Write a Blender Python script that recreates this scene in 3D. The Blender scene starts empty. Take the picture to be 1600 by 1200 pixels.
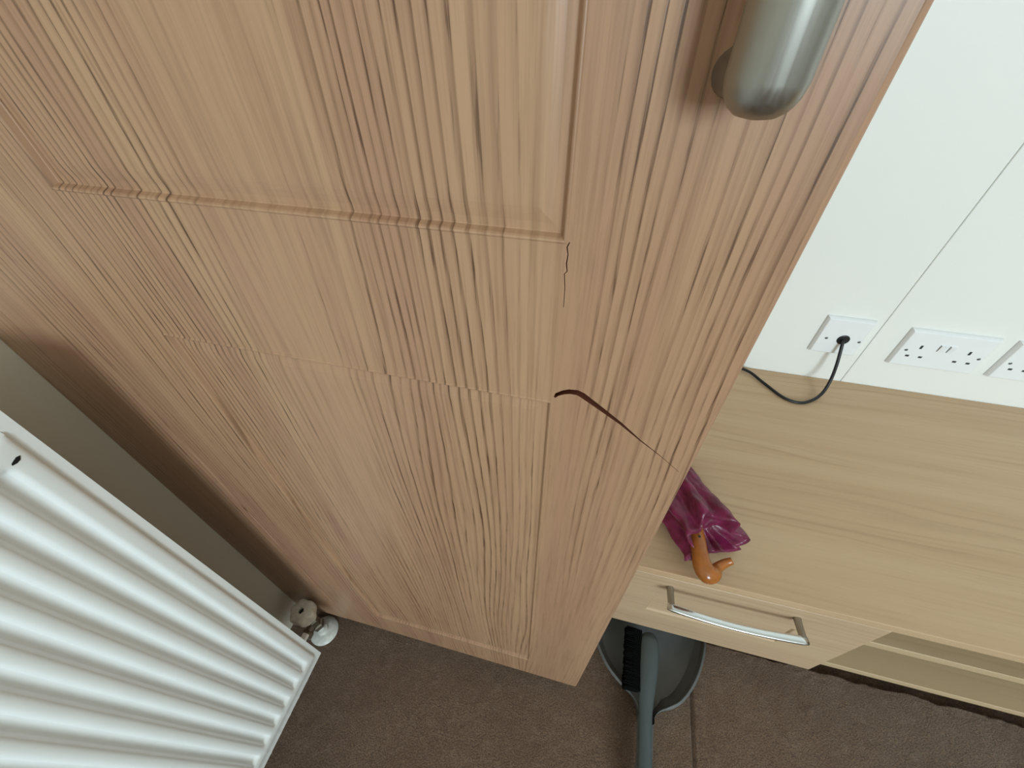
import bpy, bmesh, math, random
from mathutils import Vector, Matrix, noise

random.seed(7)
SC = bpy.context.scene
COL = SC.collection

# ------------------------------------------------------------------ camera, light, exposure
H = 0.97                                     # camera height above the carpet
R0 = (0.96995, 0.24317, -0.00761)            # image right
R1 = (0.16543, -0.68215, -0.71225)           # image down
R2 = (-0.17839, 0.68959, -0.70188)           # view direction
cam_d = bpy.data.cameras.new('camera')
cam = bpy.data.objects.new('camera', cam_d)
COL.objects.link(cam)
cam.matrix_world = Matrix(((R0[0], -R1[0], -R2[0], 0.0),
                           (R0[1], -R1[1], -R2[1], 0.0),
                           (R0[2], -R1[2], -R2[2], H),
                           (0, 0, 0, 1)))
cam_d.sensor_width = 36.0
cam_d.lens = 641.17 / 1600 * 36
cam_d.clip_start = 0.01
SC.camera = cam

SC.view_settings.view_transform = 'Standard'
SC.view_settings.look = 'None'
SC.view_settings.gamma = 1.0
SC.view_settings.use_curve_mapping = False
SC.view_settings.exposure = 0.0

world = bpy.data.worlds.new('daylight')
SC.world = world
world.use_nodes = True
wbg = world.node_tree.nodes['Background']
wbg.inputs[0].default_value = (0.80, 0.92, 1.0, 1)
wbg.inputs[1].default_value = 1.0

# daylight entering through the window in the wall behind the photographer
WX0, WX1, WZ0, WZ1, WY = 0.90, 2.00, 1.00, 2.05, -3.0
la = bpy.data.lights.new('window_daylight', 'AREA')
la.shape = 'RECTANGLE'
la.size, la.size_y = WX1 - WX0 - 0.1, WZ1 - WZ0 - 0.1
la.energy = 97
la.color = (0.765, 0.93, 1.0)
lo = bpy.data.objects.new('window_daylight', la)
COL.objects.link(lo)
lo.location = ((WX0 + WX1) / 2, WY - 0.02, (WZ0 + WZ1) / 2)
lo.rotation_euler = (math.radians(90), 0, 0)   # shines towards +Y


# ------------------------------------------------------------------ helpers
def link(name, bm_or_me, mat=None, parent=None, smooth=False, kind=None):
    if isinstance(bm_or_me, bmesh.types.BMesh):
        me = bpy.data.meshes.new(name)
        bmesh.ops.recalc_face_normals(bm_or_me, faces=bm_or_me.faces)
        bm_or_me.to_mesh(me)
        bm_or_me.free()
    else:
        me = bm_or_me
    o = bpy.data.objects.new(name, me)
    COL.objects.link(o)
    if mat is not None:
        me.materials.append(mat)
    if smooth:
        for p in me.polygons:
            p.use_smooth = True
    if parent is not None:
        o.parent = parent
        base = parent
        off = Vector((0, 0, 0))
        while base is not None:
            off += base.location
            base = base.parent
        o.location = -off                     # geometry is written in world metres
    if kind:
        o['kind'] = kind
    return o


def thing(name, label, cat, loc=(0, 0, 0), group=None):
    o = bpy.data.objects.new(name, None)
    COL.objects.link(o)
    o.location = loc
    o.empty_display_size = 0.02
    tag(o, label, cat, group)
    return o


def tag(o, label, cat, group=None):
    o['label'] = label
    o['category'] = cat
    if group:
        o['group'] = group
    return o


def box(bm, x0, x1, y0, y1, z0, z1, bev=0.0, seg=2):
    vs = [bm.verts.new((x, y, z)) for x in (x0, x1) for y in (y0, y1) for z in (z0, z1)]
    idx = ((0, 1, 3, 2), (4, 6, 7, 5), (0, 4, 5, 1), (2, 3, 7, 6), (0, 2, 6, 4), (1, 5, 7, 3))
    fs = [bm.faces.new([vs[i] for i in f]) for f in idx]
    if bev > 0:
        es = {e for f in fs for e in f.edges}
        bmesh.ops.bevel(bm, geom=list(es), offset=bev, segments=seg, profile=0.5, affect='EDGES')


def boxbm(*a, **k):
    bm = bmesh.new()
    box(bm, *a, **k)
    return bm


def sweep(bm, pts, rad, n=16, cap=True, flat=(1.0, 1.0), up=Vector((0, 0, 1)), shape=None):
    """tube along pts; rad number or list; flat scales the two cross axes"""
    pts = [Vector(p) for p in pts]
    rs = rad if isinstance(rad, (list, tuple)) else [rad] * len(pts)
    rings = []
    prev = None
    for i, p in enumerate(pts):
        t = (pts[min(i + 1, len(pts) - 1)] - pts[max(i - 1, 0)]).normalized()
        if prev is None:
            a = up - t * up.dot(t)
            if a.length < 1e-3:
                a = Vector((1, 0, 0)) - t * t.x
            a.normalize()
        else:
            a = (prev - t * prev.dot(t)).normalized()
        prev = a
        b = t.cross(a)
        ring = []
        for k in range(n):
            an = 2 * math.pi * k / n
            ca, sa = math.cos(an), math.sin(an)
            if shape:
                ca, sa = shape(ca), shape(sa)
            ring.append(bm.verts.new(p + a * ca * rs[i] * flat[0] + b * sa * rs[i] * flat[1]))
        rings.append(ring)
    for r0, r1 in zip(rings, rings[1:]):
        for k in range(n):
            bm.faces.new((r0[k], r0[(k + 1) % n], r1[(k + 1) % n], r1[k]))
    if cap:
        bm.faces.new(rings[0][::-1])
        bm.faces.new(rings[-1])


def lathe(bm, prof, loc, axis='Z', n=32, lobes=0, depth=0.0):
    rings = []
    for r, h in prof:
        ring = []
        for k in range(n):
            a = 2 * math.pi * k / n
            rr = r * (1 + depth * math.cos(lobes * a)) if lobes else r
            c, s = rr * math.cos(a), rr * math.sin(a)
            v = {'Z': (c, s, h), 'Y': (c, h, s), 'X': (h, c, s)}[axis]
            ring.append(bm.verts.new(Vector(loc) + Vector(v)))
        rings.append(ring)
    for r0, r1 in zip(rings, rings[1:]):
        for k in range(n):
            bm.faces.new((r0[k], r0[(k + 1) % n], r1[(k + 1) % n], r1[k]))
    bm.faces.new(rings[0])
    bm.faces.new(rings[-1])


def smooth_path(P, n=8):
    """Catmull-Rom through P"""
    P = [Vector(p) for p in P]
    Q = [P[0] * 2 - P[1]] + P + [P[-1] * 2 - P[-2]]
    out = []
    for i in range(1, len(Q) - 2):
        for k in range(n):
            t = k / n
            a, b, c, d = Q[i - 1], Q[i], Q[i + 1], Q[i + 2]
            out.append(0.5 * ((2 * b) + (c - a) * t + (2 * a - 5 * b + 4 * c - d) * t * t
                              + (3 * b - a - 3 * c + d) * t ** 3))
    out.append(P[-1])
    return out


def smooth_angle(o, deg=35):
    me = o.data
    for p in me.polygons:
        p.use_smooth = True
    bm = bmesh.new()
    bm.from_mesh(me)
    for e in bm.edges:
        if len(e.link_faces) == 2 and e.calc_face_angle(0) > math.radians(deg):
            e.smooth = False
    bm.to_mesh(me)
    bm.free()
    return o


# ------------------------------------------------------------------ materials
class NT:
    def __init__(self, name):
        self.m = bpy.data.materials.new(name)
        self.m.use_nodes = True
        self.t = self.m.node_tree
        self.b = self.t.nodes['Principled BSDF']

    def n(self, typ, **kw):
        nd = self.t.nodes.new(typ)
        for k, v in kw.items():
            setattr(nd, k, v)
        return nd

    def l(self, a, b):
        self.t.links.new(a, b)

    def val(self, sock, v):
        if hasattr(v, 'is_output') or hasattr(v, 'links'):
            self.l(v, sock)
        else:
            sock.default_value = v

    def math(self, op, a, b=0.0, c=0.0, clamp=False):
        nd = self.n('ShaderNodeMath', operation=op, use_clamp=clamp)
        for i, v in enumerate((a, b, c)):
            self.val(nd.inputs[i], v)
        return nd.outputs[0]

    def mapr(self, v, a, b, c=0.0, d=1.0, smooth=True):
        nd = self.n('ShaderNodeMapRange', interpolation_type='SMOOTHSTEP' if smooth else 'LINEAR')
        self.l(v, nd.inputs[0])
        for i, x in zip((1, 2, 3, 4), (a, b, c, d)):
            nd.inputs[i].default_value = x
        return nd.outputs[0]

    def vec(self, v, s):
        nd = self.n('ShaderNodeVectorMath', operation='MULTIPLY')
        self.l(v, nd.inputs[0])
        nd.inputs[1].default_value = s
        return nd.outputs[0]

    def noise(self, v, scale=1.0, detail=2.0, rough=0.5):
        nd = self.n('ShaderNodeTexNoise')
        self.l(v, nd.inputs['Vector'])
        nd.inputs['Scale'].default_value = scale
        nd.inputs['Detail'].default_value = detail
        nd.inputs['Roughness'].default_value = rough
        return nd.outputs['Fac']

    def mix(self, f, a, b, blend='MIX'):
        nd = self.n('ShaderNodeMix', data_type='RGBA', blend_type=blend)
        self.val(nd.inputs[0], f)
        for i, v in ((6, a), (7, b)):
            if isinstance(v, tuple):
                nd.inputs[i].default_value = (*v, 1)
            else:
                self.l(v, nd.inputs[i])
        return nd.outputs[2]

    def obj(self):
        return self.n('ShaderNodeTexCoord').outputs['Object']

    def bump(self, h, strength, dist):
        nd = self.n('ShaderNodeBump')
        nd.inputs['Strength'].default_value = strength
        nd.inputs['Distance'].default_value = dist
        self.l(h, nd.inputs['Height'])
        self.l(nd.outputs[0], self.b.inputs['Normal'])

    def setp(self, **kw):
        for k, v in kw.items():
            s = self.b.inputs[k.replace('_', ' ')]
            self.val(s, v if not isinstance(v, tuple) else (*v, 1))


def srgb(r, g, b):
    return tuple(((c / 255) / 12.92 if c <= 10 else ((c / 255 + 0.055) / 1.055) ** 2.4) for c in (r, g, b))


def wood(name, light, tan, line, grain='Z', K=150.0, warp=0.05, contrast=1.0, rough=0.42, pore=1.0, spec=0.5):
    m = NT(name)
    p = m.obj()
    sep = m.n('ShaderNodeSeparateXYZ')
    m.l(p, sep.inputs[0])
    if grain == 'Z':
        u, v, w = sep.outputs[0], sep.outputs[2], sep.outputs[1]
    elif grain == 'ZY':                            # upright grain on a board facing X
        u, v, w = sep.outputs[1], sep.outputs[2], sep.outputs[0]
    else:                                          # grain along X; across = Y + Z
        u, v, w = m.math('ADD', sep.outputs[1], sep.outputs[2]), sep.outputs[0], sep.outputs[1]
    cmb = m.n('ShaderNodeCombineXYZ')
    m.l(u, cmb.inputs[0])
    m.l(v, cmb.inputs[1])
    q = cmb.outputs[0]
    n1 = m.noise(m.vec(q, (7.0, 1.1, 1)), 1.0, 1.5, 0.45)       # slow warp: straight grain and cathedrals
    n2 = m.noise(m.vec(q, (45.0, 5.0, 1)), 1.0, 2.0, 0.5)
    n3 = m.noise(m.vec(q, (16.0, 2.6, 1)), 1.0, 1.0, 0.4)
    r = m.math('MULTIPLY_ADD', n1, warp, u)
    r = m.math('MULTIPLY_ADD', n3, warp * 0.35, r)
    r = m.math('MULTIPLY_ADD', n2, 0.0045, r)
    ph = m.math('MULTIPLY', r, K)
    # uneven year rings: each ring has its own width and strength
    fr = m.math('FRACT', ph)
    ringid = m.math('FLOOR', ph)
    wn = m.n('ShaderNodeTexWhiteNoise', noise_dimensions='1D')
    m.l(ringid, wn.inputs['W'])
    st = m.mapr(wn.outputs['Value'], 0.0, 1.0, 0.3, 1.0, False)
    up = m.mapr(fr, 0.48, 0.88)
    dn = m.mapr(fr, 0.88, 1.0, 1.0, 0.0)
    late = m.math('MULTIPLY', m.math('MULTIPLY', up, dn), st)
    zone = m.mapr(m.noise(m.vec(q, (15.0, 0.8, 1)), 1.0, 1.0), 0.40, 0.58, 0.10, 1.0)
    late = m.math('MULTIPLY', late, zone)
    # pores: short dashes along the grain
    pn = m.noise(m.vec(q, (760.0, 22.0, 1)), 1.0, 2.0, 0.6)
    pores = m.math('MULTIPLY', m.mapr(pn, 0.51, 0.64), m.mapr(late, 0.05, 0.6, 0.12, 1.0))
    broad = m.noise(m.vec(q, (26.0, 0.7, 1)), 1.0, 3.0, 0.55)
    fine = m.noise(m.vec(q, (260.0, 7.0, 1)), 1.0, 2.0, 0.6)
    c = m.mix(m.mapr(broad, 0.30, 0.70), tan, light)
    c = m.mix(m.math('MULTIPLY', late, 0.72 * contrast), c, line)
    c = m.mix(m.math('MULTIPLY', m.mapr(fine, 0.45, 0.75), 0.28 * contrast), c, line)
    c = m.mix(m.math('MULTIPLY', pores, 0.75 * pore), c, tuple(x * 0.55 for x in line))
    m.l(c, m.b.inputs['Base Color'])
    hgt = m.math('MULTIPLY_ADD', pores, -0.8, m.math('MULTIPLY', fine, 0.3))
    m.bump(hgt, 0.12, 0.0006)
    m.setp(Roughness=rough)
    m.b.inputs['Specular IOR Level'].default_value = spec
    return m.m


def plain(name, col, rough=0.5, metal=0.0, var=0.04, scale=30.0, bump=0.0, bscale=400.0, spec=0.5):
    m = NT(name)
    p = m.obj()
    nz = m.noise(p, scale, 3.0)
    m.l(m.mix(m.mapr(nz, 0.3, 0.7), tuple(c * (1 - var) for c in col), tuple(min(1, c * (1 + var)) for c in col)),
        m.b.inputs['Base Color'])
    m.setp(Roughness=rough, Metallic=metal)
    m.b.inputs['Specular IOR Level'].default_value = spec
    if bump:
        m.bump(m.noise(p, bscale, 3.0), bump, 0.001)
    return m.m


M = {}
M['door'] = wood('oak_foil', srgb(178, 141, 110), srgb(166, 126, 100), srgb(94, 60, 38), K=180.0, warp=0.055, rough=0.40, spec=0.5)
M['top'] = wood('pale_oak_board', srgb(198, 168, 134), srgb(190, 158, 124), srgb(162, 128, 94), 'X', K=60,
                warp=0.10, contrast=0.6, rough=0.45, pore=0.15)
M['front'] = wood('pale_oak_front', srgb(200, 172, 140), srgb(192, 162, 132), srgb(160, 126, 96), 'X', K=70,
                  warp=0.06, contrast=0.5, rough=0.42, pore=0.15)
M['board'] = wood('pale_oak_inside', srgb(196, 172, 138), srgb(190, 164, 130), srgb(165, 135, 100), 'X', K=60,
                  warp=0.06, contrast=0.4, rough=0.5, pore=0.1)
M['side'] = wood('pale_oak_side', srgb(188, 156, 124), srgb(178, 144, 114), srgb(130, 96, 66), 'ZY', K=120, contrast=0.7, pore=0.4)
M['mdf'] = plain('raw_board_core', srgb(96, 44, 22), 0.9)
M['white_paint'] = plain('white_radiator_enamel', srgb(240, 243, 242), 0.32, var=0.01)
M['wall_white'] = plain('white_wall_board', srgb(236, 236, 232), 0.5, var=0.006, scale=4)
M['wall_beige'] = plain('matt_cream_paint', srgb(230, 220, 202), 0.8, var=0.015, scale=6, bump=0.05)
M['room_paint'] = plain('matt_room_paint', srgb(198, 192, 180), 0.8, var=0.015, scale=6, bump=0.05)
M['ceiling'] = plain('ceiling_paint', srgb(235, 233, 226), 0.9)
M['plastic_white'] = plain('white_plastic', srgb(236, 238, 240), 0.3, var=0.005)
M['valve_white'] = plain('aged_white_plastic', srgb(240, 234, 220), 0.5, var=0.10, scale=120)
M['pipe_white'] = plain('white_painted_pipe', srgb(216, 216, 210), 0.4, var=0.10, scale=150)
M['valve_metal'] = plain('dull_valve_brass', srgb(120, 112, 98), 0.45, metal=0.8)
M['black'] = plain('black_rubber', srgb(18, 22, 26), 0.45)
M['hole'] = plain('socket_recess', srgb(40, 44, 48), 0.7)
M['screw'] = plain('screw_steel', srgb(140, 142, 145), 0.4, metal=0.9)
M['pan_plastic'] = plain('dark_grey_plastic', srgb(98, 100, 101), 0.40, var=0.05, scale=20)
M['grey_plastic'] = plain('grey_plastic', srgb(72, 82, 85), 0.42, var=0.05, scale=20)
M['bristle'] = plain('black_bristle', srgb(6, 6, 7), 0.9, spec=0.1)
M['amber'] = plain('amber_wood_varnish', srgb(158, 92, 38), 0.22, var=0.15, scale=60)
M['plinth'] = plain('brown_plinth', srgb(120, 95, 72), 0.7)
M['dark'] = plain('dark_gap', srgb(40, 32, 26), 0.9)


def metal_brushed(name, col, rough):
    m = NT(name)
    p = m.obj()
    nz = m.noise(m.vec(p, (900.0, 900.0, 12.0)), 1.0, 2.0)
    m.setp(Base_Color=col, Metallic=1.0)
    m.l(m.mapr(nz, 0.2, 0.8, rough - 0.06, rough + 0.08), m.b.inputs['Roughness'])
    return m.m


M['steel'] = metal_brushed('brushed_steel', srgb(165, 163, 157), 0.38)
M['chrome'] = metal_brushed('satin_chrome', srgb(225, 228, 230), 0.18)


def carpet_mat():
    m = NT('brown_carpet')
    p = m.obj()
    a = m.noise(p, 9.0, 3.0)
    b = m.noise(p, 420.0, 3.0, 0.7)
    c = m.noise(p, 60.0, 3.0, 0.6)
    col = m.mix(m.mapr(a, 0.3, 0.7), srgb(136, 107, 84), srgb(150, 123, 100))
    col = m.mix(m.mapr(b, 0.35, 0.72), tuple(x * 0.62 for x in srgb(118, 94, 80)), col)
    col = m.mix(m.math('MULTIPLY', m.mapr(c, 0.5, 0.75), 0.25), col, srgb(154, 132, 116))
    m.l(col, m.b.inputs['Base Color'])
    m.setp(Roughness=0.95)
    m.b.inputs['Specular IOR Level'].default_value = 0.15
    m.b.inputs['Sheen Weight'].default_value = 0.25
    m.bump(m.math('MULTIPLY_ADD', c, 0.6, b), 0.9, 0.004)
    return m.m


M['carpet'] = carpet_mat()


def cloth_mat():
    m = NT('magenta_umbrella_nylon')
    p = m.obj()
    nz = m.noise(p, 60.0, 3.0)
    m.l(m.mix(m.mapr(nz, 0.3, 0.7), srgb(96, 8, 46), srgb(124, 24, 72)), m.b.inputs['Base Color'])
    m.setp(Roughness=0.36)
    m.b.inputs['Sheen Weight'].default_value = 0.12
    m.bump(m.noise(p, 110.0, 2.0), 0.35, 0.004)
    return m.m


M['cloth'] = cloth_mat()

# ------------------------------------------------------------------ room shell
XL, YB, XR, YF, ZC = -0.521, 0.81, 3.0, WY, 2.5

# carpet: fine uneven pile near the wardrobe, a lap seam running away from the room
SEAM = 0.288


def carpet():
    bm = bmesh.new()
    xs, ys = [], []
    x = XL
    while x < 1.9:
        xs.append(x)
        x += 0.006
    xs += [2.2, XR]
    y = YF
    for y in (YF, -1.5, -0.8, -0.3):
        ys.append(y)
    y = -0.12
    while y < 0.36:
        ys.append(y)
        y += 0.006 if y < 0.295 else 0.002
    ys += [0.5, YB]
    xs = sorted(set(xs + [SEAM - 0.0012, SEAM + 0.0012, SEAM - 0.004, SEAM + 0.004]))
    vs = []
    for y in ys:
        row = []
        for x in xs:
            z = 0.0
            if -0.2 < y < 0.45 and x < 1.9:
                z = 0.0016 * noise.noise((x * 160, y * 160, 0)) + 0.0014 * noise.noise((x * 45, y * 45, 3))
            if y < 0.26 and abs(x - SEAM) < 0.002:
                z -= 0.006
            if y < 0.26 and SEAM + 0.002 < x < SEAM + 0.02:
                z += 0.0015
            if y > 0.3165 + 0.0036 * noise.noise((x * 110, 0.5, 0)) + 0.003 * noise.noise((x * 27, 4.5, 0)) and x > 0.05:
                z -= 0.022                    # the carpet is cut short of the plinths
            row.append(bm.verts.new((x, y, z)))
        vs.append(row)
    for j in range(len(ys) - 1):
        for i in range(len(xs) - 1):
            bm.faces.new((vs[j][i], vs[j][i + 1], vs[j + 1][i + 1], vs[j + 1][i]))
    return link('floor', bm, M['carpet'], smooth=True, kind='structure')


carpet()
link('ceiling', boxbm(XL - 0.1, XR + 0.1, YF - 0.1, YB + 0.1, ZC, ZC + 0.1), M['ceiling'], kind='structure')
link('wall_left', boxbm(XL - 0.1, XL, YF - 0.1, YB + 0.1, -0.05, ZC), M['wall_beige'], kind='structure')
link('wall_right', boxbm(XR, XR + 0.1, YF - 0.1, YB + 0.1, -0.05, ZC), M['room_paint'], kind='structure')
# far wall: white boards with a hairline joint
wb = bpy.data.objects.new('wall_far', None)
COL.objects.link(wb)
wb['kind'] = 'structure'
JX = 0.5435
link('panel', boxbm(XL, JX - 0.0006, YB, YB + 0.02, -0.05, ZC, bev=0.0004, seg=1), M['wall_white'], wb)
link('panel', boxbm(JX + 0.0006, XR, YB, YB + 0.02, -0.05, ZC, bev=0.0010, seg=1), M['wall_white'], wb)
link('backing', boxbm(XL - 0.1, XR + 0.1, YB + 0.021, YB + 0.12, -0.05, ZC), M['plinth'], wb)
# wall behind the photographer, with the window
bm = bmesh.new()
box(bm, XL, WX0, YF - 0.1, YF, -0.05, ZC)
box(bm, WX1, XR, YF - 0.1, YF, -0.05, ZC)
box(bm, WX0, WX1, YF - 0.1, YF, -0.05, WZ0)
box(bm, WX0, WX1, YF - 0.1, YF, WZ1, ZC)
link('wall_near', bm, M['room_paint'], kind='structure')
win = bpy.data.objects.new('window_1', None)
COL.objects.link(win)
win['kind'] = 'structure'
bm = bmesh.new()
for a in ((WX0, WX0 + .05, WZ0, WZ1), (WX1 - .05, WX1, WZ0, WZ1), (WX0 + .05, WX1 - .05, WZ0, WZ0 + .05),
          (WX0 + .05, WX1 - .05, WZ1 - .05, WZ1)):
    box(bm, a[0], a[1], YF - 0.09, YF - 0.03, a[2], a[3])
link('window_frame', bm, M['plastic_white'], win)

# ------------------------------------------------------------------ wardrobe
DY = 0.17                                      # plane of the door face
wr = thing('wardrobe', 'oak effect wardrobe with a cracked panelled door beside the radiator', 'wardrobe', (-0.16, 0.5, 0))
X0, X1, Z0, Z1 = -0.3995, 0.0724, 0.036, 2.1
PL, PR = -0.3085, -0.0185
LOW = (0.134, 0.788)
UPP = (0.888, 1.98)
# moulding profile: (inset from the panel edge, depth behind the door face)
PROF = ((0.0, 0.0), (0.0005, -0.0005), (0.0010, -0.0006), (0.0016, -0.0003), (0.0022, 0.0006), (0.0031, 0.0034), (0.0036, 0.0038))


def door_frame():
    bm = bmesh.new()
    e, ed = 0.0028, 0.0018                      # rounded outer arris
    gx = [X0 + e, PL, PR, X1 - e]
    gz = [Z0 + e, LOW[0], LOW[1], UPP[0], UPP[1], Z1 - e]
    F = [[bm.verts.new((x, DY, z)) for x in gx] for z in gz]
    yb = DY + 0.019
    ox = [X0, PL, PR, X1]
    oz = [Z0, LOW[0], LOW[1], UPP[0], UPP[1], Z1]
    B = [[bm.verts.new((x, yb, z)) for x in ox] for z in oz]
    holes = {(1, 1), (3, 1)}
    for j in range(5):
        for i in range(3):
            if (j, i) in holes:
                continue
            bm.faces.new((F[j][i], F[j][i + 1], F[j + 1][i + 1], F[j + 1][i]))
            bm.faces.new((B[j][i], B[j + 1][i], B[j + 1][i + 1], B[j][i + 1]))
    # outer boundary loop, stepping over the arris
    loop = [(0, i) for i in range(4)] + [(j, 3) for j in range(1, 6)] + [(5, i) for i in (2, 1, 0)] + [(j, 0) for j in (4, 3, 2, 1)]
    mids = []
    for t, dep in ((0.35, 0.0003), (0.75, 0.0011), (1.0, ed)):
        ring = []
        for j, i in loop:
            a, b = F[j][i].co, B[j][i].co
            ring.append(bm.verts.new((a.x + (b.x - a.x) * t, DY + dep, a.z + (b.z - a.z) * t)))
        mids.append(ring)
    rings = [[F[j][i] for j, i in loop]] + mids + [[B[j][i] for j, i in loop]]
    n = len(loop)
    for r0, r1 in zip(rings, rings[1:]):
        for k in range(n):
            bm.faces.new((r0[k], r1[k], r1[(k + 1) % n], r0[(k + 1) % n]))
    # mouldings round the two openings
    for (j, i) in holes:
        prev = [F[j][i], F[j][i + 1], F[j + 1][i + 1], F[j + 1][i]]
        last = [B[j][i], B[j][i + 1], B[j + 1][i + 1], B[j + 1][i]]
        for ins, dep in PROF[1:]:
            ring = [bm.verts.new((PL + ins, DY + dep, oz[j] + ins)), bm.verts.new((PR - ins, DY + dep, oz[j] + ins)),
                    bm.verts.new((PR - ins, DY + dep, oz[j + 1] - ins)), bm.verts.new((PL + ins, DY + dep, oz[j + 1] - ins))]
            for k in range(4):
                bm.faces.new((prev[k], prev[(k + 1) % 4], ring[(k + 1) % 4], ring[k]))
            prev = ring
        for k in range(4):
            bm.faces.new((prev[k], prev[(k + 1) % 4], last[(k + 1) % 4], last[k]))
    return bm


door = link('door', door_frame(), M['door'], wr)


def ribbon_cutter(path, depth):
    """closed prism following a crack: path of (x, z, half width)"""
    bm = bmesh.new()
    up, lo_ = [], []
    for k, (x, z, w) in enumerate(path):
        a = path[max(k - 1, 0)]
        b = path[min(k + 1, len(path) - 1)]
        t = Vector((b[0] - a[0], b[1] - a[1])).normalized()
        nx, nz = -t.y, t.x
        up.append((x + nx * w, z + nz * w))
        lo_.append((x - nx * w, z - nz * w))
    outline = up + lo_[::-1]
    f = [bm.verts.new((x, DY - 0.004, z)) for x, z in outline]
    g = [bm.verts.new((x, DY + depth, z)) for x, z in outline]
    n = len(outline)
    for k in range(n):
        bm.faces.new((f[k], f[(k + 1) % n], g[(k + 1) % n], g[k]))
    h = len(path)
    for L in (f, g):
        for k in range(h - 1):
            bm.faces.new((L[k], L[k + 1], L[n - 2 - k], L[n - 1 - k]))
    bmesh.ops.recalc_face_normals(bm, faces=bm.faces)
    return bm


cracks = [
    [(-0.0178, .7918, .0006), (-.0166, .7945, .0013), (-.0130, .7972, .0016), (-.0094, .7987, .0019), (-.0050, .7990, .0021),
     (-.0018, .7976, .0021), (.0106, .7886, .0016), (.0234, .7791, .0010), (.0372, .7671, .00045), (.0536, .7544, .00020),
     (.0665, .7430, .00012)],
    [(-.0176, .8890, .00020), (-.0185, .8867, .00028), (-.0178, .8833, .00022), (-.0181, .8789, .00028), (-.0175, .8752, .00022),
     (-.0186, .8737, .00022), (-.0178, .8665, .00018), (-.0175, .8558, .00014)],
]
for path in cracks:
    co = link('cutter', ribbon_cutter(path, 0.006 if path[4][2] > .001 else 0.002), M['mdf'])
    md = door.modifiers.new('crack', 'BOOLEAN')
    md.operation = 'DIFFERENCE'
    md.solver = 'EXACT'
    try:
        md.material_mode = 'TRANSFER'
    except Exception:
        pass
    md.object = co
    co.location = (0, 0, 0)
    bpy.context.view_layer.update()
    dg = bpy.context.evaluated_depsgraph_get()
    nm = bpy.data.meshes.new_from_object(door.evaluated_get(dg), preserve_all_data_layers=True, depsgraph=dg)
    door.modifiers.clear()
    door.data = nm
    bpy.data.objects.remove(co)

for z0, z1 in (LOW, UPP):
    ins, dep = PROF[-1]
    bm = bmesh.new()
    prev = None
    for i2, d2 in ((0.0, dep), (0.0035, dep - 0.0003), (0.007, dep - 0.0010), (0.010, dep - 0.0014), (0.0125, dep - 0.0015)):
        a = ins + i2
        ring = [bm.verts.new((PL + a, DY + d2, z0 + a)), bm.verts.new((PR - a, DY + d2, z0 + a)),
                bm.verts.new((PR - a, DY + d2, z1 - a)), bm.verts.new((PL + a, DY + d2, z1 - a))]
        if prev:
            for k in range(4):
                bm.faces.new((prev[k], prev[(k + 1) % 4], ring[(k + 1) % 4], ring[k]))
        else:
            first = ring
        prev = ring
    bm.faces.new(prev)
    back = [bm.verts.new((v.co.x, DY + 0.016, v.co.z)) for v in first]
    for k in range(4):
        bm.faces.new((first[k], back[k], back[(k + 1) % 4], first[(k + 1) % 4]))
    bm.faces.new(back[::-1])
    link('door_panel', bm, M['door'], door)

# steel D handle, bent tube
HX, HYc, HR = 0.0325, 0.1455, 0.0105
HB, HT = 0.9420, 1.17
bm = bmesh.new()
lathe(bm, [(0.0025, 0.0), (0.0058, 0.0008), (0.0080, 0.0024), (0.0097, 0.0052), (HR, 0.0090), (HR, 0.06), (HR, 0.12), (HR, HT - HB - 0.009),
           (0.0097, HT - HB - 0.0052), (0.0080, HT - HB - 0.0024), (0.0025, HT - HB)], (HX, HYc, HB), n=48)
hd = link('handle', bm, M['steel'], door, smooth=True)
hd['label'] = 'brushed steel bar handle'
for z in (HB + 0.0070, HT - 0.0070):
    bm = bmesh.new()
    sweep(bm, [(HX - 0.0040, DY + 0.0006, z), (HX - 0.0038, DY - 0.003, z), (HX, HYc + 0.004, z)], [0.0070, 0.0064, 0.0060], n=24)
    smooth_angle(link('handle_post', bm, M['steel'], door))

# filler strip between door and wall, and the carcass behind
link('infill_panel', boxbm(XL + 0.0004, X0 - 0.0006, DY + 0.0004, DY + 0.019, 0.034, 2.1, bev=0.0008, seg=1), M['door'], wr)
link('side_panel', boxbm(0.052, 0.070, DY + 0.021, YB - 0.001, 0.0, 2.1), M['side'], wr)
link('side_panel', boxbm(XL + 0.002, XL + 0.02, DY + 0.021, YB - 0.001, 0.0, 2.1), M['board'], wr)
link('base_board', boxbm(XL + 0.02, 0.052, DY + 0.021, YB - 0.001, 0.05, 0.068), M['board'], wr)
link('top_board', boxbm(XL + 0.02, 0.052, DY + 0.021, YB - 0.001, 2.08, 2.1), M['board'], wr)
link('plinth', boxbm(XL + 0.02, 0.052, DY + 0.035, DY + 0.05, 0.0, 0.05), M['plinth'], wr)

# ------------------------------------------------------------------ worktop, drawer cabinet, open shelf cabinet
TZ = 0.33
WT1 = 1.75
wt = link('worktop', boxbm(0.0745, WT1, 0.290, YB - 0.0006, TZ - 0.018, TZ, bev=0.0012, seg=2), M['top'])
tag(wt, 'long pale oak effect worktop running along the white wall at low height', 'worktop')

dc = thing('drawer_cabinet', 'pale oak drawer cabinet under the worktop with a bowed steel handle', 'cabinet', (0.28, 0.45, 0))
DX0, DX1, DZ0, DZ1 = 0.0760, 0.4770, 0.072, 0.3095
FY = 0.2915
dp = (0.168, 0.3845, 0.160, 0.234)             # recessed field of the drawer front


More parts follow.
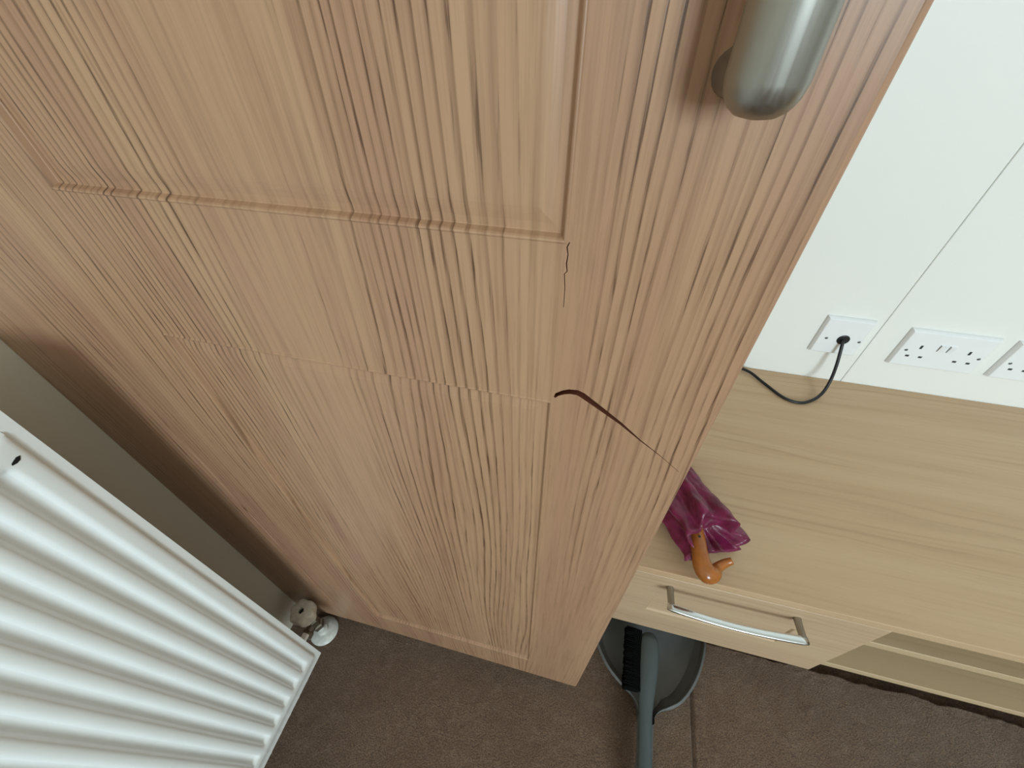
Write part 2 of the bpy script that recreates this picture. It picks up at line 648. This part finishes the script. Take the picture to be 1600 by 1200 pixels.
def drawer_front():
    bm = bmesh.new()
    gx = [DX0 + .0015, dp[0], dp[1], DX1 - .0015]
    gz = [DZ0 + .0015, dp[2], dp[3], DZ1 - .0015]
    ox = [DX0, dp[0], dp[1], DX1]
    oz = [DZ0, dp[2], dp[3], DZ1]
    F = [[bm.verts.new((x, FY, z)) for x in gx] for z in gz]
    B = [[bm.verts.new((x, FY + .018, z)) for x in ox] for z in oz]
    for j in range(3):
        for i in range(3):
            if (j, i) == (1, 1):
                continue
            bm.faces.new((F[j][i], F[j][i + 1], F[j + 1][i + 1], F[j + 1][i]))
            bm.faces.new((B[j][i], B[j + 1][i], B[j + 1][i + 1], B[j][i + 1]))
    loop = [(0, i) for i in range(4)] + [(j, 3) for j in (1, 2, 3)] + [(3, i) for i in (2, 1, 0)] + [(2, 0), (1, 0)]
    mid = [bm.verts.new((B[j][i].co.x, FY + .0015, B[j][i].co.z)) for j, i in loop]
    rings = [[F[j][i] for j, i in loop], mid, [B[j][i] for j, i in loop]]
    for r0, r1 in zip(rings, rings[1:]):
        for k in range(len(loop)):
            bm.faces.new((r0[k], r1[k], r1[(k + 1) % len(loop)], r0[(k + 1) % len(loop)]))
    prev = [F[1][1], F[1][2], F[2][2], F[2][1]]
    for ins, dep in ((.0012, .0006), (.003, .0034)):
        ring = [bm.verts.new((dp[0] + ins, FY + dep, dp[2] + ins)), bm.verts.new((dp[1] - ins, FY + dep, dp[2] + ins)),
                bm.verts.new((dp[1] - ins, FY + dep, dp[3] - ins)), bm.verts.new((dp[0] + ins, FY + dep, dp[3] - ins))]
        for k in range(4):
            bm.faces.new((prev[k], prev[(k + 1) % 4], ring[(k + 1) % 4], ring[k]))
        prev = ring
    last = [B[1][1], B[1][2], B[2][2], B[2][1]]
    for k in range(4):
        bm.faces.new((prev[k], prev[(k + 1) % 4], last[(k + 1) % 4], last[k]))
    return bm


dr = link('drawer', drawer_front(), M['front'], dc)
link('drawer_panel', boxbm(dp[0] + .003, dp[1] - .003, FY + .0032, FY + .016, dp[2] + .003, dp[3] - .003), M['front'], dr)
# bowed bar handle on two posts
hdl = bmesh.new()
hp = []
for k in range(25):
    t = k / 24
    hp.append((0.1755 + 0.1965 * t, FY - 0.0315 - 0.0055 * math.sin(math.pi * t), 0.2835))
sq = lambda c: math.copysign(abs(c) ** 0.55, c)
sweep(hdl, hp, [0.0062 * (0.80 if k in (0, 24) else 1.0) * (1 - 0.15 * math.sin(math.pi * k / 24)) for k in range(25)], n=20, flat=(0.50, 1.0), shape=sq)
h = link('handle', hdl, M['chrome'], dr, smooth=True)
h['label'] = 'bowed satin chrome bar handle'
for x in (0.1815, 0.3665):
    pb = bmesh.new()
    sweep(pb, [(x, FY + 0.0005, 0.278), (x, FY - 0.010, 0.279), (x, FY - 0.030, 0.2830)], [0.0056, 0.0052, 0.0050], n=14)
    smooth_angle(link('handle_post', pb, M['steel'], dr))
for x0, x1 in ((0.0745, 0.0925), (0.459, 0.477)):
    link('side_panel', boxbm(x0, x1, 0.3115, YB - .001, 0.0545, TZ - .0185), M['board'], dc)
link('base_board', boxbm(0.0930, 0.4585, 0.3115, YB - .001, 0.055, 0.072), M['board'], dc)
link('plinth', boxbm(0.0745, 0.477, 0.336, 0.350, -0.0215, 0.0540), M['plinth'], dc)
link('drawer_box', boxbm(0.096, 0.455, 0.3105, 0.74, 0.09, 0.29), M['board'], dc)

sh = thing('open_shelf_cabinet', 'low open cabinet with two shelves to the right of the drawer front', 'cabinet', (1.1, 0.45, 0))
for x0, x1 in ((0.4775, 0.4950), (1.62, 1.638)):
    link('side_panel', boxbm(x0, x1, 0.3115, YB - .001, 0.0545, TZ - .0185), M['board'], sh)
link('shelf', boxbm(0.4955, 1.6195, 0.3115, 0.79, 0.191, 0.209, bev=.0008, seg=1), M['board'], sh)
link('shelf', boxbm(0.4955, 1.6195, 0.3115, 0.79, 0.0545, 0.072, bev=.0008, seg=1), M['board'], sh)
link('back_panel', boxbm(0.4955, 1.6195, 0.792, YB - .001, 0.0545, TZ - .0185), M['board'], sh)
link('plinth', boxbm(0.4775, 1.638, 0.336, 0.350, -0.0215, 0.0540), M['plinth'], sh)

# ------------------------------------------------------------------ radiator
RX = -0.375                                    # front of the raised face
RY1, RY0, RZ0, RZ1 = 0.094, -0.72, 0.125, 0.775
rad = thing('radiator', 'white fluted panel radiator on the left wall beside the wardrobe', 'radiator', (-0.44, -0.3, RZ0))
PIT = 0.0236


def rad_front():
    bm = bmesh.new()
    ys = []
    yy = RY1
    # column samples: (y, groove weight)
    cols = [(RY1, -1), (RY1 - 0.0090, -1), (RY1 - 0.0094, -0.50), (RY1 - 0.0108, -0.16), (RY1 - 0.0135, 0)]
    yc = 0.0645
    while yc - PIT > RY0 + 0.02:
        for dy, g in ((0.0094, 0.0), (0.0076, 0.08), (0.0062, 0.30), (0.0049, 0.70), (0.0038, 0.95), (0.0, 1.0),
                      (-0.0038, 0.95), (-0.0049, 0.70), (-0.0062, 0.30), (-0.0076, 0.08), (-0.0094, 0.0)):
            cols.append((yc + dy, g))
        cols.append((yc - PIT / 2, -0.02))
        yc -= PIT
    cols += [(RY0 + 0.0135, 0), (RY0 + 0.0108, -0.16), (RY0 + 0.0094, -0.50), (RY0 + 0.0090, -1), (RY0, -1)]
    B0, T0 = 0.1600, 0.7360                    # where the grooves end
    zs = [RZ0, RZ0 + 0.0190, RZ0 + 0.0210, RZ0 + 0.0235, RZ0 + 0.026, B0 - .003, B0, B0 + .0025, B0 + .005, B0 + .008, 0.2, 0.35, 0.5, 0.65,
          T0 - .014, T0 - .008, T0 - .005, T0 - .0025, T0, T0 + .003, RZ1 - 0.026, RZ1 - .0235, RZ1 - .021, RZ1 - .019, RZ1]
    G = 0.0052                                 # groove depth
    S = 0.0030                                 # raised step above the edge flange

    def zend(z):
        d = min(z - B0, T0 - z)
        if d <= 0:
            return 0.0
        t = min(1, d / 0.008)
        return t * t * (3 - 2 * t)

    def zfl(z):
        d = min(z - RZ0, RZ1 - z)
        if d <= 0.0191:
            return -1.0
        if d <= 0.0211:
            return -0.55
        if d <= 0.0236:
            return -0.12
        return 0.0
    V = []
    for z in zs:
        row = []
        for y, g in cols:
            fl = min(zfl(z), g if g < -0.05 else 0)
            dx = S * fl - (G * max(0, g) * zend(z))
            if -0.05 < g < 0:
                dx += 0.0004
            row.append(bm.verts.new((RX + dx, y, z)))
        V.append(row)
    for j in range(len(zs) - 1):
        for i in range(len(cols) - 1):
            bm.faces.new((V[j][i], V[j][i + 1], V[j + 1][i + 1], V[j + 1][i]))
    # turned-back rim and back sheet
    rim = [V[0][i] for i in range(len(cols))] + [V[j][-1] for j in range(1, len(zs))] + \
          [V[-1][i] for i in range(len(cols) - 2, -1, -1)] + [V[j][0] for j in range(len(zs) - 2, 0, -1)]
    bk = [bm.verts.new((RX - 0.016, v.co.y, v.co.z)) for v in rim]
    n = len(rim)
    for k in range(n):
        bm.faces.new((rim[k], bk[k], bk[(k + 1) % n], rim[(k + 1) % n]))
    bm.faces.new(bk)
    return bm


fp = link('front_panel', rad_front(), M['white_paint'], rad)
smooth_angle(fp, 50)
link('rear_panel', boxbm(-0.486, -0.474, RY0 + 0.01, RY1 - 0.004, RZ0, RZ1, bev=0.003), M['white_paint'], rad)
bm = bmesh.new()
y = RY0 + 0.05
while y < RY1 - 0.06:
    for xa in (-0.4735, -0.4285):
        box(bm, xa, xa + 0.034, y, y + 0.001, RZ0 + 0.05, RZ1 - 0.05)
    y += 0.018
o = link('convector_fins', bm, M['white_paint'], rad, kind='stuff')
bm = bmesh.new()
box(bm, -0.4735, -0.3915, RY0 + 0.01, RY0 + 0.02, RZ1 - 0.004, RZ1 + 0.001)
box(bm, -0.4735, -0.3915, RY1 - 0.014, RY1 - 0.004, RZ1 - 0.004, RZ1 + 0.001)
y = RY0 + 0.03
while y < RY1 - 0.02:
    box(bm, -0.4735, -0.3915, y, y + 0.004, RZ1 - 0.003, RZ1)
    y += 0.012
for x in (-0.4735, -0.434, -0.3945):
    box(bm, x, x + 0.003, RY0 + 0.01, RY1 - 0.004, RZ1 - 0.006, RZ1 - 0.001)
link('top_grille', bm, M['white_paint'], rad)
for y in (-0.62, -0.02):
    link('wall_bracket', boxbm(XL + 0.0005, -0.4865, y - 0.015, y + 0.015, RZ0 + 0.08, RZ1 - 0.08), M['white_paint'], rad)
# tail pipe joining the two panels at the valve end
bm = bmesh.new()
sweep(bm, [(-0.4735, 0.072, 0.165), (-0.3912, 0.072, 0.165)], 0.011, n=16)
link('cross_pipe', bm, M['white_paint'], rad, smooth=True)
# dark chip in the enamel at the top of the first flute
bm = bmesh.new()
pr = [(0.0036, 0.0015), (0.0016, 0.0022), (-0.0010, 0.0012), (-0.0030, 0.0002), (-0.0034, -0.0010), (-0.0008, -0.0016), (0.0018, -0.0010)]
a = [bm.verts.new((RX + 0.0004, 0.0762 + py, 0.7352 + pz)) for py, pz in pr]
b = [bm.verts.new((RX - 0.002, 0.0762 + py, 0.7352 + pz)) for py, pz in pr]
bm.faces.new(a)
bm.faces.new(b[::-1])
for k in range(len(pr)):
    bm.faces.new((a[k], b[k], b[(k + 1) % len(pr)], a[(k + 1) % len(pr)]))
link('paint_chip', bm, M['black'], rad)

# radiator valve in the corner
VX, VY = -0.448, 0.1445
rv = thing('radiator_valve', 'small white radiator valve with a lobed hand wheel in the floor corner', 'valve', (VX, VY, 0))
bm = bmesh.new()
lathe(bm, [(0.0272, 0.002), (0.0280, 0.004), (0.0250, 0.0080), (0.0160, 0.0110), (0.0110, 0.0120), (0.0104, 0.020), (0.0085, 0.021)], (VX, VY, 0), n=40)
smooth_angle(link('floor_collar', bm, M['pipe_white'], rv))
bm = bmesh.new()
sweep(bm, [(VX, VY, 0.0015), (VX, VY, 0.056)], 0.0078, n=20)
link('pipe', bm, M['pipe_white'], rv, smooth=True)
bm = bmesh.new()
lathe(bm, [(0.0115, 0.042), (0.0135, 0.044), (0.0135, 0.056), (0.0105, 0.058), (0.0105, 0.078), (0.0085, 0.080)], (VX, VY, 0), n=6)
sweep(bm, [(VX, VY, 0.064), (VX, VY - 0.030, 0.066)], 0.0085, n=16)
smooth_angle(link('valve_body', bm, M['valve_metal'], rv), 30)
bm = bmesh.new()
lathe(bm, [(0.0105, -0.031), (0.0120, -0.029), (0.0120, -0.020), (0.0105, -0.018)], (VX, VY, 0.066), axis='Y', n=6)
link('union_nut', bm, M['valve_metal'], rv)
bm = bmesh.new()
sweep(bm, [(VX, VY - 0.030, 0.066), (VX, 0.098, 0.09), (VX, 0.078, 0.14), (VX, 0.074, 0.16)], 0.0075, n=16)
link('tail', bm, M['valve_metal'], rv, smooth=True)
bm = bmesh.new()
box(bm, VX - 0.006 + 0.004, VX + 0.006 + 0.004, VY - 0.036, VY - 0.024, 0.075, 0.084, bev=0.002)
link('bleed_screw', bm, M['valve_white'], rv)
bm = bmesh.new()
lathe(bm, [(0.0055, 0.118), (0.0055, 0.1255), (0.0150, 0.1255), (0.0205, 0.1230), (0.0218, 0.119), (0.0218, 0.104), (0.0200, 0.097), (0.0130, 0.080)],
      (VX - 0.006, VY + 0.001, 0), n=60, lobes=6, depth=0.075)
smooth_angle(link('hand_wheel', bm, M['valve_white'], rv), 40)
bm = bmesh.new()
lathe(bm, [(0.0052, 0.115), (0.0052, 0.1185)], (VX - 0.006, VY + 0.001, 0), n=16)
link('spindle_hole', bm, M['hole'], rv)

# ------------------------------------------------------------------ wall plates
PY = YB - 0.0005


def plate(x0, x1, z0, z1, parent, yface, name='plate'):
    bm = bmesh.new()
    y1 = PY
    out = [(x0, z0), (x1, z0), (x1, z1), (x0, z1)]
    rings = []
    for ins, y in ((-0.0005, y1), (0.0, y1 - 0.004), (0.0022, yface + 0.0008), (0.0034, yface)):
        ring = []
        for (x, z), (sx, sz) in zip(out, ((1, 1), (-1, 1), (-1, -1), (1, -1))):
            ring.append(bm.verts.new((x + sx * ins, y, z + sz * ins)))
        rings.append(ring)
    for r0, r1 in zip(rings, rings[1:]):
        for k in range(4):
            bm.faces.new((r0[k], r0[(k + 1) % 4], r1[(k + 1) % 4], r1[k]))
    bm.faces.new(rings[0][::-1])
    bm.faces.new(rings[-1])
    return link(name, bm, M['plastic_white'], parent)


def disc(name, x, z, r, y, mat, parent, slot=False):
    bm = bmesh.new()
    lathe(bm, [(r, y + 0.0006), (r, y - 0.0003), (r * 0.7, y - 0.0008)], (x, 0, z), axis='Y', n=20)
    o = link(name, bm, mat, parent)
    if slot:
        link('screw_slot', boxbm(x - r * .8, x + r * .8, y - 0.0012, y - 0.0007, z - 0.0005, z + 0.0005), M['hole'], o)
    return o


# cable outlet
yf = 0.8005
co = thing('cable_outlet', 'square white single outlet plate with a black cable coming out of its centre', 'outlet', (0.485, PY, 0.4475))
plate(0.4425, 0.5275, 0.4050, 0.4905, co, yf)
disc('screw', 0.4590, 0.4425, 0.0028, yf, M['screw'], co, True)
disc('screw', 0.5218 - .003, 0.4425, 0.0028, yf, M['screw'], co, True)
bm = bmesh.new()
lathe(bm, [(0.0112, yf + 0.0005), (0.0112, yf - 0.0008), (0.0095, yf - 0.0016), (0.005, yf - 0.0012)], (0.4895, 0, 0.4432), axis='Y', n=28)
link('cable_grommet', bm, M['black'], co)


def double_socket(dx, label):
    s = thing('double_socket', label, 'socket', (0.665 + dx, PY, 0.4425))
    plate(0.5915 + dx, 0.7385 + dx, 0.4000, 0.4855, s, yf)
    disc('screw', 0.6040 + dx, 0.4395, 0.0028, yf, M['screw'], s, True)
    disc('screw', 0.7270 + dx, 0.4395, 0.0028, yf, M['screw'], s, True)
    for cx in (0.6243, 0.7058):
        for n_, x0, x1, z0, z1 in (('earth_slot', -.0020, .0020, .4455, .4535), ('pin_slot', -.0145, -.0082, .4242, .4282), ('pin_slot', .0082, .0145, .4242, .4282)):
            link(n_, boxbm(cx + dx + x0, cx + dx + x1, yf - 0.0004, yf + 0.002, z0, z1), M['hole'], s)
    # two rocker switches, each in a shadow gap
    for cx in (0.6570, 0.6730):
        bm = bmesh.new()
        x0, x1 = cx + dx - .0042, cx + dx + .0042
        v = [(x0, yf + .001, .4440), (x1, yf + .001, .4440), (x1, yf - .0010, .4450), (x0, yf - .0010, .4450),
             (x0, yf - .0036, .4590), (x1, yf - .0036, .4590), (x1, yf + .001, .4600), (x0, yf + .001, .4600)]
        vs = [bm.verts.new(p) for p in v]
        for f in ((0, 1, 2, 3), (3, 2, 5, 4), (4, 5, 6, 7), (0, 3, 4, 7), (1, 6, 5, 2), (0, 7, 6, 1)):
            bm.faces.new([vs[i] for i in f])
        link('rocker_switch', bm, M['plastic_white'], s)
        link('switch_gap', boxbm(x0 - .0008, x0 - .0001, yf - .0003, yf + .001, .4445, .4595), M['hole'], s)
    return s


double_socket(0.0, 'white double wall socket with all of its face in view, right of the cable outlet')
double_socket(0.1745, 'white double wall socket cut off by the right edge of the photo')

# black cable
bm = bmesh.new()
cp = smooth_path([(0.4895, yf + 0.004, 0.4432), (0.4885, 0.795, 0.4400), (0.4900, 0.786, 0.4240), (0.4930, 0.774, 0.3960), (0.4950, 0.764, 0.3640),
                  (0.4870, 0.748, 0.3400), (0.4650, 0.727, 0.3335), (0.4380, 0.714, 0.3330), (0.4080, 0.722, 0.3335), (0.3760, 0.757, 0.3345),
                  (0.3450, 0.790, 0.3360), (0.3000, 0.798, 0.3345), (0.2200, 0.770, 0.3335), (0.1300, 0.760, 0.3335)], 8)
sweep(bm, cp, 0.0031, n=12)
tag(link('power_cable', bm, M['black'], smooth=True), 'thin black cable hanging from the single outlet in a loop onto the worktop', 'cable')

# ------------------------------------------------------------------ umbrella on the worktop
um = thing('umbrella', 'folded magenta umbrella with a varnished hook handle lying on the worktop', 'umbrella', (0.2, 0.4, TZ))


def canopy():
    bm = bmesh.new()
    A, B = Vector((0.115, 0.560, TZ + 0.024)), Vector((0.224, 0.334, TZ + 0.031))   # ferrule end, rim
    ax = (B - A).normalized()
    side = ax.cross(Vector((0, 0, 1))).normalized()      # points to the right of the axis in plan
    up = Vector((0, 0, 1))
    NA, NT_ = 112, 30
    lob = {0: 0.012, 1: -0.012, 2: -0.034, 3: -0.008, 4: 0.008, 5: 0.008, 6: 0.0, 7: 0.006}
    rings = []
    for j in range(NT_ + 1):
        t = j / NT_
        ring = []
        for k in range(NA):
            a = 2 * math.pi * k / NA
            ca, sa = math.cos(a), math.sin(a)
            r = 0.016 + 0.029 * t ** 0.8
            fold = math.cos(8 * a + 1.4 * t)
            r *= 1 + (0.05 + 0.16 * t) * fold
            r *= 1 + 0.16 * noise.noise((ca * 2.2, sa * 2.2, t * 5.0))
            r += 0.0045 * noise.noise((ca * 6, sa * 6, t * 12 + 7))
            le = k / NA * 8
            i0 = int(le) % 8
            f = le - int(le)
            f = f * f * (3 - 2 * f)
            ext = (lob[i0] * (1 - f) + lob[(i0 + 1) % 8] * f) * max(0, t - 0.55) / 0.45
            wide = 1.0 + 0.55 * max(0, ca) * math.sin(math.pi * min(1, t * 1.02)) ** 1.5 + 0.04 * max(0, -ca) * t ** 3
            p = A + ax * ((B - A).length * t + ext) + side * ca * r * wide + up * sa * r * (0.86 if sa > 0 else 0.62)
            if p.z < TZ + 0.0012:
                p.z = TZ + 0.0012 + 0.0006 * abs(math.sin(9 * a))
            ring.append(bm.verts.new(p))
        rings.append(ring)
    # inside of the fold, turned back in towards the shaft
    for rr, tt in ((0.90, 0.97), (0.72, 0.86), (0.42, 0.74)):
        ring = []
        for k in range(NA):
            o = rings[NT_][k].co
            c = B + ax * 0.0
            p = c + (o - c) * rr - ax * (1 - tt) * 0.12
            p.z = max(p.z, TZ + 0.002)
            ring.append(bm.verts.new(p))
        rings.append(ring)
    for r0, r1 in zip(rings, rings[1:]):
        for k in range(NA):
            bm.faces.new((r0[k], r0[(k + 1) % NA], r1[(k + 1) % NA], r1[k]))
    bm.faces.new(rings[0][::-1])
    bm.faces.new(rings[-1])
    return bm, A, B, ax


bm, UA, UB, UAX = canopy()
can = link('canopy', bm, M['cloth'], um, smooth=True)
bm = bmesh.new()
hp = smooth_path([(0.184, 0.415, TZ + .028), (0.1915, 0.385, TZ + .034), (0.1970, 0.350, TZ + .039), (0.2010, 0.318, TZ + .037), (0.2055, 0.300, TZ + .031),
                  (0.2140, 0.2915, TZ + .026), (0.2240, 0.2955, TZ + .022), (0.2310, 0.306, TZ + .020), (0.2410, 0.314, TZ + .023), (0.2500, 0.318, TZ + .028)], 6)
n_ = len(hp)
kr = [.0110, .0110, .0108, .0110, .0128, .0140, .0122, .0078, .0064, .0050]
hr_ = []
for i in range(n_):
    k = min(i // 6, len(kr) - 2)
    hr_.append(kr[k] + (kr[k + 1] - kr[k]) * (i / 6 - k))
sweep(bm, hp, hr_, n=20, flat=(0.85, 1.05))
link('hook_handle', bm, M['amber'], um, smooth=True)['label'] = 'varnished amber hook handle'
bm = bmesh.new()
lathe(bm, [(0.0019, 0.0), (0.0019, 0.0016)], (0.1992, 0.334, TZ + 0.0472), n=14)
link('cord_hole', bm, M['hole'], um)
bm = bmesh.new()
sweep(bm, [UA - UAX * 0.03, UA - UAX * 0.022, UA + UAX * 0.004], [0.003, 0.0045, 0.0045], n=14)
link('ferrule', bm, M['amber'], um, smooth=True)

# ------------------------------------------------------------------ dustpan and brush
dpn = thing('dustpan', 'grey plastic dustpan on the carpet half under the drawer front', 'dustpan', (0.2, 0.2, 0))
# rim outline in plan, from the left front lip round the back to the right front lip
base = [(0.094, 0.316), (0.096, 0.285), (0.103, 0.252), (0.121, 0.222), (0.141, 0.203), (0.162, 0.189), (0.178, 0.177), (0.186, 0.163), (0.1885, 0.148),
        (0.2110, 0.148), (0.2135, 0.160), (0.2230, 0.1705), (0.2400, 0.1790), (0.2600, 0.1930), (0.2790, 0.2170), (0.2960, 0.2480), (0.3090, 0.284),
        (0.3140, 0.306), (0.3140, 0.316)]
rim = smooth_path([(x, y, 0) for x, y in base], 4)
cen = Vector((0.203, 0.262, 0))


def pan():
    bm = bmesh.new()
    rows = []
    # (inset, height) : under side, lip, wall, floor
    for ins, z in ((0.020, 0.0035), (0.002, 0.030), (-0.0015, 0.036), (0.0, 0.0385), (0.0026, 0.0390), (0.0040, 0.0365), (0.0068, 0.0200), (0.0105, 0.0080), (0.016, 0.0062)):
        row = []
        for i, p in enumerate(rim):
            fr = max(0.0, min(1.0, (p.y - 0.20) / 0.116))          # the walls drop to the front lip
            zz = z if z < 0.007 else 0.006 + (z - 0.006) * (1 - 0.55 * fr ** 2)
            t = rim[min(i + 1, len(rim) - 1)] - rim[max(i - 1, 0)]
            nrm = Vector((-t.y, t.x, 0)).normalized()
            if nrm.dot(cen - p) < 0:
                nrm = -nrm
            lim = min(1.0, max(0.12, (abs(p.x - 0.1998) - 0.010) / 0.03)) if p.y < 0.19 else 1.0
            q = p + nrm * ins * lim
            row.append(bm.verts.new((q.x, q.y, zz)))
        rows.append(row)
    for r0, r1 in zip(rows, rows[1:]):
        for k in range(len(rim) - 1):
            bm.faces.new((r0[k], r0[k + 1], r1[k + 1], r1[k]))
    n = len(rim)
    for r in (rows[0], rows[-1]):                                   # floor strips left to right
        for k in range(n // 2 - 1):
            try:
                bm.faces.new((r[k], r[k + 1], r[n - 2 - k], r[n - 1 - k]))
            except ValueError:
                pass
    return bm


smooth_angle(link('pan', pan(), M['pan_plastic'], dpn), 50)
bm = bmesh.new()
hpz = [(0.1997, 0.162, 0.026), (0.1990, 0.130, 0.028), (0.1965, 0.08, 0.031), (0.1945, 0.03, 0.033), (0.1930, -0.01, 0.034), (0.1925, -0.025, 0.034)]
sweep(bm, smooth_path(hpz, 4), [0.0138] * 18 + [0.0128, 0.0118, 0.008], n=18, flat=(0.55, 1.0))
link('pan_handle', bm, M['pan_plastic'], dpn, smooth=True)

hb = thing('hand_brush', 'grey hand brush with black bristles lying in the dustpan', 'brush', (0.198, 0.2, 0.03))
bm = bmesh.new()
hpz = [(0.1975, 0.288, 0.052), (0.1980, 0.284, 0.053), (0.1982, 0.275, 0.054), (0.1982, 0.258, 0.0545), (0.1970, 0.230, 0.0545), (0.1955, 0.205, 0.0545), (0.1940, 0.180, 0.0545),
       (0.1935, 0.160, 0.0545), (0.1935, 0.130, 0.055), (0.1935, 0.090, 0.056), (0.1935, 0.04, 0.057), (0.1935, 0.0, 0.058), (0.1935, -0.012, 0.058)]
hr = [0.0060, 0.0125, 0.0172, 0.0185, 0.0180, 0.0160, 0.0138, 0.0118, 0.0112, 0.0118, 0.0125, 0.0115, 0.006]
pp = smooth_path(hpz, 4)
rr = []
for i in range(len(pp)):
    f = i / 4
    k = min(int(f), len(hr) - 2)
    rr.append(hr[k] + (hr[k + 1] - hr[k]) * (f - k))
sweep(bm, pp, rr, n=24, flat=(0.55, 1.0))
link('brush_handle', bm, M['grey_plastic'], hb, smooth=True)
# bristle tufts standing sideways to the left
bm = bmesh.new()
rnd = random.Random(3)
for i in range(40):
    for k in range(7):
        y = 0.1885 + i * 0.0025
        z = 0.0545 + (k - 3) * 0.0026
        zb = 0.0540 + (k - 3) * 0.0012
        yy = y + rnd.uniform(-.0015, .0015)
        x1 = 0.1535 + rnd.uniform(-.0018, .0018)
        sweep(bm, [(0.1835, y, zb), (0.170, y * .5 + yy * .5, z - .001), (x1, yy, z - .002 + rnd.uniform(-.002, .002))],
              [0.0020, 0.0021, 0.0016], n=5)
link('bristles', bm, M['bristle'], hb, kind='stuff')
